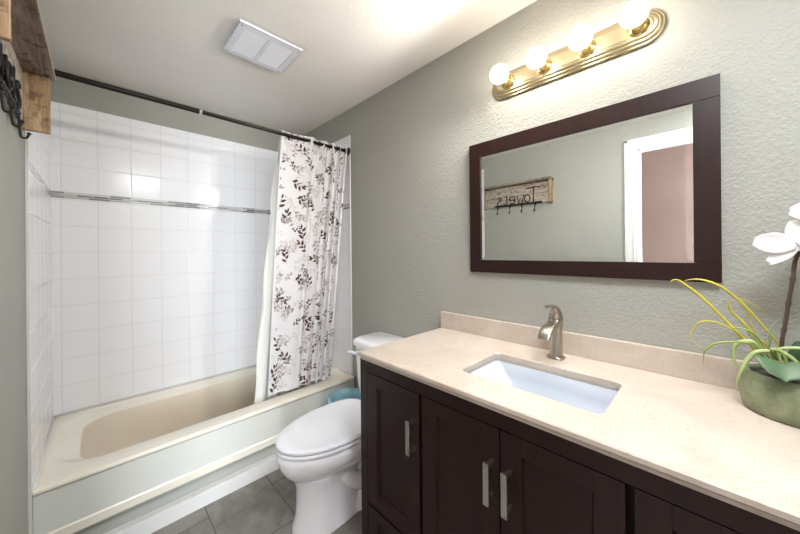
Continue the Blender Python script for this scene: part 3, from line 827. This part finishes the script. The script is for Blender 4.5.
for x in (vx0 + .017, vx1 - .017):
    for y in (vy0 + .017, vy1 - .017):
        B().lathe([(.0045, 0), (.0045, -.0015), (.002, -.0028), (.0, -.0028)], (x, y, zf), n=12).build('screw', M['steel'], vt)

# ================================================================== ADDED CEILING LAMP (unseen, put in for fill light)
cl = thing('added_fill_lamp', (.62, -.22, H), 'added round flush ceiling lamp with frosted glass, unseen fill near the doorway', 'ceiling lamp')
B().lathe([(.0,-.001), (.17, -.001), (.17, -.018), (.155, -.024), (.15, -.024)], (.62, -.22, H), n=40).build('fill_lamp_base', M['white_trim'], cl)
B().lathe([(.19, -.020), (.20, -.03), (.19, -.05), (.14, -.066), (.06, -.074), (0, -.076)], (.62, -.22, H), n=40, caps=False).build('fill_lamp_shade', M['fill_lamp_glow'], cl)

# ================================================================== TOWEL RACK
rk = thing('towel_hook_rack', (0, 1.29, 1.68), 'rustic wooden wall rack with black wire lettering and hooks on the left wall', 'towel rack')
RY0, RY1, RZa, RZb = .960, 1.628, 1.706, 1.922
for i, (za, zb_) in enumerate(((RZa + .012, RZa + .097), (RZa + .100, RZb - .018))):
    B().box(.001, RY0 + .02, za, .017, RY1 - .02, zb_, bev=.0015).build('back_board', M['rustic_grey'], rk)['label'] = 'pale weathered back board'
b = B(); b.box(.001, RY0 - .005, RZb - .018, .090, RY1 + .006, RZb, bev=.002)
b.build('top_board', M['rustic_brown'], rk)
B().box(.001, RY1 - .016, RZa + .004, .077, RY1, RZb - .018, bev=.002).build('end_board', M['rustic_tan'], rk)
B().box(.001, RY0, RZa + .004, .072, RY0 + .016, RZb - .018, bev=.002).build('end_board', M['rustic_tan'], rk)
# wire lettering T o w e L s (reads along +Y)
b = B(); lx = .025; lr = .0046
def wl(pts, sm=True):
    P = [(lx, y, z + ZO) for y, z in pts]
    b.tube(smoothpath(P, 5) if sm else P, lr, 8)
ZO = .012; BZL = 1.722
wl([(1.062, 1.846), (1.12, 1.852), (1.185, 1.846)], True); wl([(1.122, 1.85), (1.122, BZL)], False)
def ell(cy, cz, ry, rz, a0=0, a1=2 * pi, n=18): return [(cy + ry * cos(a0 + (a1 - a0) * k / n), cz + rz * sin(a0 + (a1 - a0) * k / n)) for k in range(n + 1)]
wl(ell(1.178, 1.757, .024, .033), False)
wl([(1.212, 1.792), (1.226, BZL), (1.243, 1.770), (1.259, BZL), (1.275, 1.792)], False)
wl(ell(1.322, 1.758, .029, .034, .05, 5.5) , False); wl([(1.295, 1.757), (1.351, 1.760)], False)
wl([(1.376, 1.806), (1.374, BZL), (1.412, BZL + .004)], False)
wl([(1.475, 1.784), (1.462, 1.795), (1.440, 1.790), (1.434, 1.772), (1.455, 1.757), (1.474, 1.742), (1.468, 1.722), (1.445, 1.716), (1.428, 1.724)])
b.build('lettering', M['black_metal'], rk)['label'] = 'black wire word Towels'
B().box(.017, 1.05, 1.704 + ZO, .021, 1.50, 1.716 + ZO, bev=.001).tube([(.022, 1.05, 1.716 + ZO), (.022, 1.505, 1.716 + ZO)], .004, 8).build('hook_bar', M['black_metal'], rk)
for y in (1.111, 1.230, 1.346, 1.469):
    b = B(); b.box(.019, y - .007, 1.700, .023, y + .007, 1.730, bev=.001)
    pts = smoothpath([(.024, y, 1.716), (.026, y, 1.675), (.028, y, 1.650), (.033, y, 1.645), (.040, y, 1.648), (.044, y, 1.660)])
    b.tube(pts, .0032, 8); e = pts[-1]
    b.lathe([(.0004, -.005), (.004, -.003), (.0052, 0), (.004, .003), (.0004, .005)], e, n=12)
    b.build('hook', M['black_metal'], rk)

# ================================================================== POTTED ARRANGEMENT
PX, PY = 1.408, -.145
pl = thing('potted_orchid', (PX, PY, CZ), 'white orchid and grassy leaves in a mottled green round pot on the counter', 'potted plant')
PZ = .099
b = B(); b.lathe([(.0, 0), (.083, 0), (.088, .004), (.0925, .025), (.0935, .045), (.092, .068), (.088, .084), (.083, .094), (.079, PZ), (.075, .096), (.074, .09), (.074, .078), (0, .078)], (PX, PY, CZ), n=64)
b.build('pot', M['pot'], pl, smooth_angle=50)
B().lathe([(.0735, .070), (.0735, .088), (.05, .092), (0, .094)], (PX, PY, CZ), n=32).build('pebbles', M['stone'], pl)
BL = [
    [(1.4, -0.077, 1.03), (1.4, -0.048, 1.066), (1.4, -0.019, 1.104), (1.4, 0.006, 1.137), (1.4, 0.029, 1.163), (1.4, 0.051, 1.184), (1.4, 0.067, 1.197), (1.4, 0.081, 1.195), (1.4, 0.087, 1.179)],
    [(1.43, -0.121, 1.039), (1.43, -0.102, 1.073), (1.43, -0.082, 1.106), (1.43, -0.06, 1.138), (1.43, -0.037, 1.166), (1.43, -0.014, 1.186), (1.43, 0.01, 1.197), (1.43, 0.029, 1.2), (1.43, 0.047, 1.197), (1.43, 0.065, 1.188)],
    [(1.4, -0.071, 1.034), (1.4, -0.059, 1.045), (1.4, -0.041, 1.07), (1.4, -0.009, 1.086), (1.4, 0.016, 1.084), (1.4, 0.029, 1.073), (1.4, 0.042, 1.043), (1.4, 0.03, 1.017), (1.4, 0.011, 1.011)],
    [(1.37, -0.077, 1.039), (1.37, -0.065, 1.047), (1.37, -0.035, 1.044), (1.37, -0.004, 1.031), (1.37, 0.011, 1.012), (1.37, 0.015, 0.997), (1.37, 0.017, 0.96)],
    [(1.36, -0.105, 1.035), (1.36, -0.1, 1.036), (1.36, -0.08, 1.03), (1.36, -0.068, 1.014), (1.36, -0.058, 0.991), (1.36, -0.047, 0.951), (1.36, -0.046, 0.92)],
    [(1.37, -0.105, 1.033), (1.37, -0.112, 1.039), (1.37, -0.131, 1.028), (1.37, -0.147, 1.009), (1.37, -0.164, 0.976)],
    [(1.345, -0.108, 1.039), (1.345, -0.119, 1.035), (1.345, -0.124, 1.012), (1.345, -0.122, 0.972)],
    [(1.38, -0.083, 1.038), (1.38, -0.066, 1.05), (1.38, -0.044, 1.034), (1.38, -0.042, 0.995), (1.38, -0.052, 0.971)],
    [(1.42, -0.099, 1.038), (1.42, -0.084, 1.053), (1.42, -0.059, 1.091), (1.42, -0.037, 1.12), (1.42, -0.035, 1.139), (1.42, -0.042, 1.149)],
    [(1.44, -0.094, 1.027), (1.44, -0.077, 1.082), (1.44, -0.063, 1.134), (1.44, -0.056, 1.151), (1.44, -0.086, 1.133), (1.44, -0.103, 1.11)],
    [(1.41, -0.105, 1.023), (1.41, -0.106, 1.054), (1.41, -0.106, 1.084)],
    [(1.43, -0.108, 1.024), (1.43, -0.103, 1.062), (1.43, -0.112, 1.09), (1.43, -0.13, 1.118)],
    [(1.41, -0.092, 1.025), (1.41, -0.08, 1.049), (1.41, -0.071, 1.06), (1.41, -0.068, 1.073), (1.41, -0.075, 1.053)],
    [(1.39, -0.095, 1.031), (1.39, -0.084, 1.059), (1.39, -0.067, 1.076), (1.39, -0.044, 1.078), (1.39, -0.031, 1.065)],
    [(1.4, -0.117, 1.028), (1.4, -0.136, 1.042), (1.4, -0.16, 1.043), (1.4, -0.172, 1.027)],
]
widths = [.0075, .0065, .0042, .0050, .0105, .0095, .0060, .0100, .0062, .0030, .0035, .0022, .0050, .0045, .0090]
mats = ['y', 'y', 'y', 'g', 'p', 'p', 'g', 'p', 'y', 'y', 'g', 'p', 'g', 'g', 'p']
mk = {'y': 'blade_yellow', 'g': 'blade_green', 'p': 'blade_pale'}
rnd = random.Random(2)
for pts, w, mm in zip(BL, widths, mats):
    pts = [(PX + rnd.uniform(-.02, .015), PY + .025 + rnd.uniform(-.012, .012), CZ + .088)] + pts
    P = smoothpath(pts, 5); N = len(P); b = B(); rings = []
    side = None
    for i, p in enumerate(P):
        t = i / (N - 1); d = (P[min(i + 1, N - 1)] - P[max(i - 1, 0)]).normalized()
        toc = Vector((-1, .15, .45)).normalized()
        x = d.cross(toc)
        x = x.normalized() if x.length > .05 else side
        if side is not None and x.dot(side) < 0: x = -x
        side = x; nn = x.cross(d).normalized()
        ww = w * (0.55 + .45 * sin(pi * min(1, t * 1.6) / 2)) * (1 if t < .6 else max(.04, 1 - ((t - .6) / .4) ** 1.6))
        rings.append([p + x * ww * .5 * 1.0, p + nn * .0007 + x * ww * .0 - nn * ww * .12, p - x * ww * .5, p - nn * ww * .12 - nn * .0007])
    b.rings(rings); b.build('grass_blade', M[mk[mm]], pl)
# stem
sp = smoothpath([(1.415, -.128, .965), (1.42, -.125, 1.043), (1.42, -.131, 1.10), (1.42, -.137, 1.158), (1.42, -.143, 1.21), (1.42, -.149, 1.265), (1.41, -.17, 1.32), (1.395, -.21, 1.37), (1.38, -.26, 1.39)])
b = B(); b.tube(sp, [.0040 + (.0012 if k % 7 == 3 else 0) for k in range(len(sp))], 12); b.build('orchid_stem', M['stem'], pl)
def broadleaf(base, tip, mid, wd, m):
    P = smoothpath([base, mid, tip], 10); b = B(); N = len(P)
    d0 = (P[-1] - P[0]).normalized(); x = d0.cross(Vector((0, 0, 1))).normalized()
    def f(u, v):
        i = int(round(v * (N - 1))); p = P[i]; w = wd * (sin(pi * (v * .93 + .03)) ** .55) if 0 < v < 1 else wd * .12
        s = (u - .5) * 2
        return p + x * w * .5 * s + Vector((0, 0, 1)) * (.10 * wd * abs(s))
    b.grid(f, 8, N - 1); o = b.build('orchid_leaf', M[m], pl, recalc=False)
    md = o.modifiers.new('thickness', 'SOLIDIFY'); md.thickness = .0016
broadleaf((1.405, -.118, .985), (1.300, -.118, .983), (1.352, -.118, 1.016), .088, 'leaf_green')
broadleaf((1.42, -.135, .99), (1.455, -.20, 1.03), (1.43, -.165, 1.045), .055, 'leaf_dark')
broadleaf((1.41, -.15, .99), (1.37, -.26, .99), (1.39, -.21, 1.03), .062, 'leaf_green')

def petal(b, c, face, up, ang, L, wd, cup=.12, mi=0, bend=0.0):
    """one petal of an orchid bloom: centre c, facing direction, angle around it"""
    face = face.normalized(); rt = face.cross(up).normalized(); up2 = rt.cross(face).normalized()
    d = rt * sin(ang) + up2 * cos(ang); s = face.cross(d).normalized()
    def f(u, v):
        w = wd * (sin(pi * min(.985, v * .86 + .07)) ** .7); q = (u - .5) * 2
        return c + d * (L * v) + s * (w * .5 * q) + face * (cup * L * (v * v * 1.2 - v * .4) * -1 + .10 * wd * (1 - q * q) * -1 * (1 if v > .1 else 0) + .010 * sin(v * 9 + q * 3) * wd * 3 + bend * v * v)
    b.grid(f, 8, 10, mi)
def bloom(c, face, size, name='orchid_flower', roll=0.0):
    c = Vector(c); face = Vector(face); up = Vector((0, 0, 1)); b = B()
    for a in (0, 2.2, -2.2): petal(b, c - face.normalized() * .002, face, up, a + roll, size * .50, size * .24)
    for a in (1.25, -1.25): petal(b, c + face.normalized() * .001, face, up, a + roll, size * .56, size * .40)
    o = b.build(name, M['petal'], pl, recalc=False)
    md = o.modifiers.new('thickness', 'SOLIDIFY'); md.thickness = .0008
    b = B(); fc = face.normalized()
    petal(b, c + fc * .004, face + up * .3, up, pi + roll, size * .22, size * .13, cup=-.5)
    b.lathe([(.0004, -.006), (.005, -.003), (.006, .002), (.004, .006), (.0004, .008)], c + fc * .006, n=12)
    q = b.build('lip', M['petal_throat'], o, recalc=False); q.matrix_parent_inverse = Matrix.Translation(-pl.location)
bloom((1.39, -.147, 1.294), (-.75, .15, .12), .130, roll=.12)
bloom((1.375, -.200, 1.372), (-.75, .25, .1), .125, roll=.2)
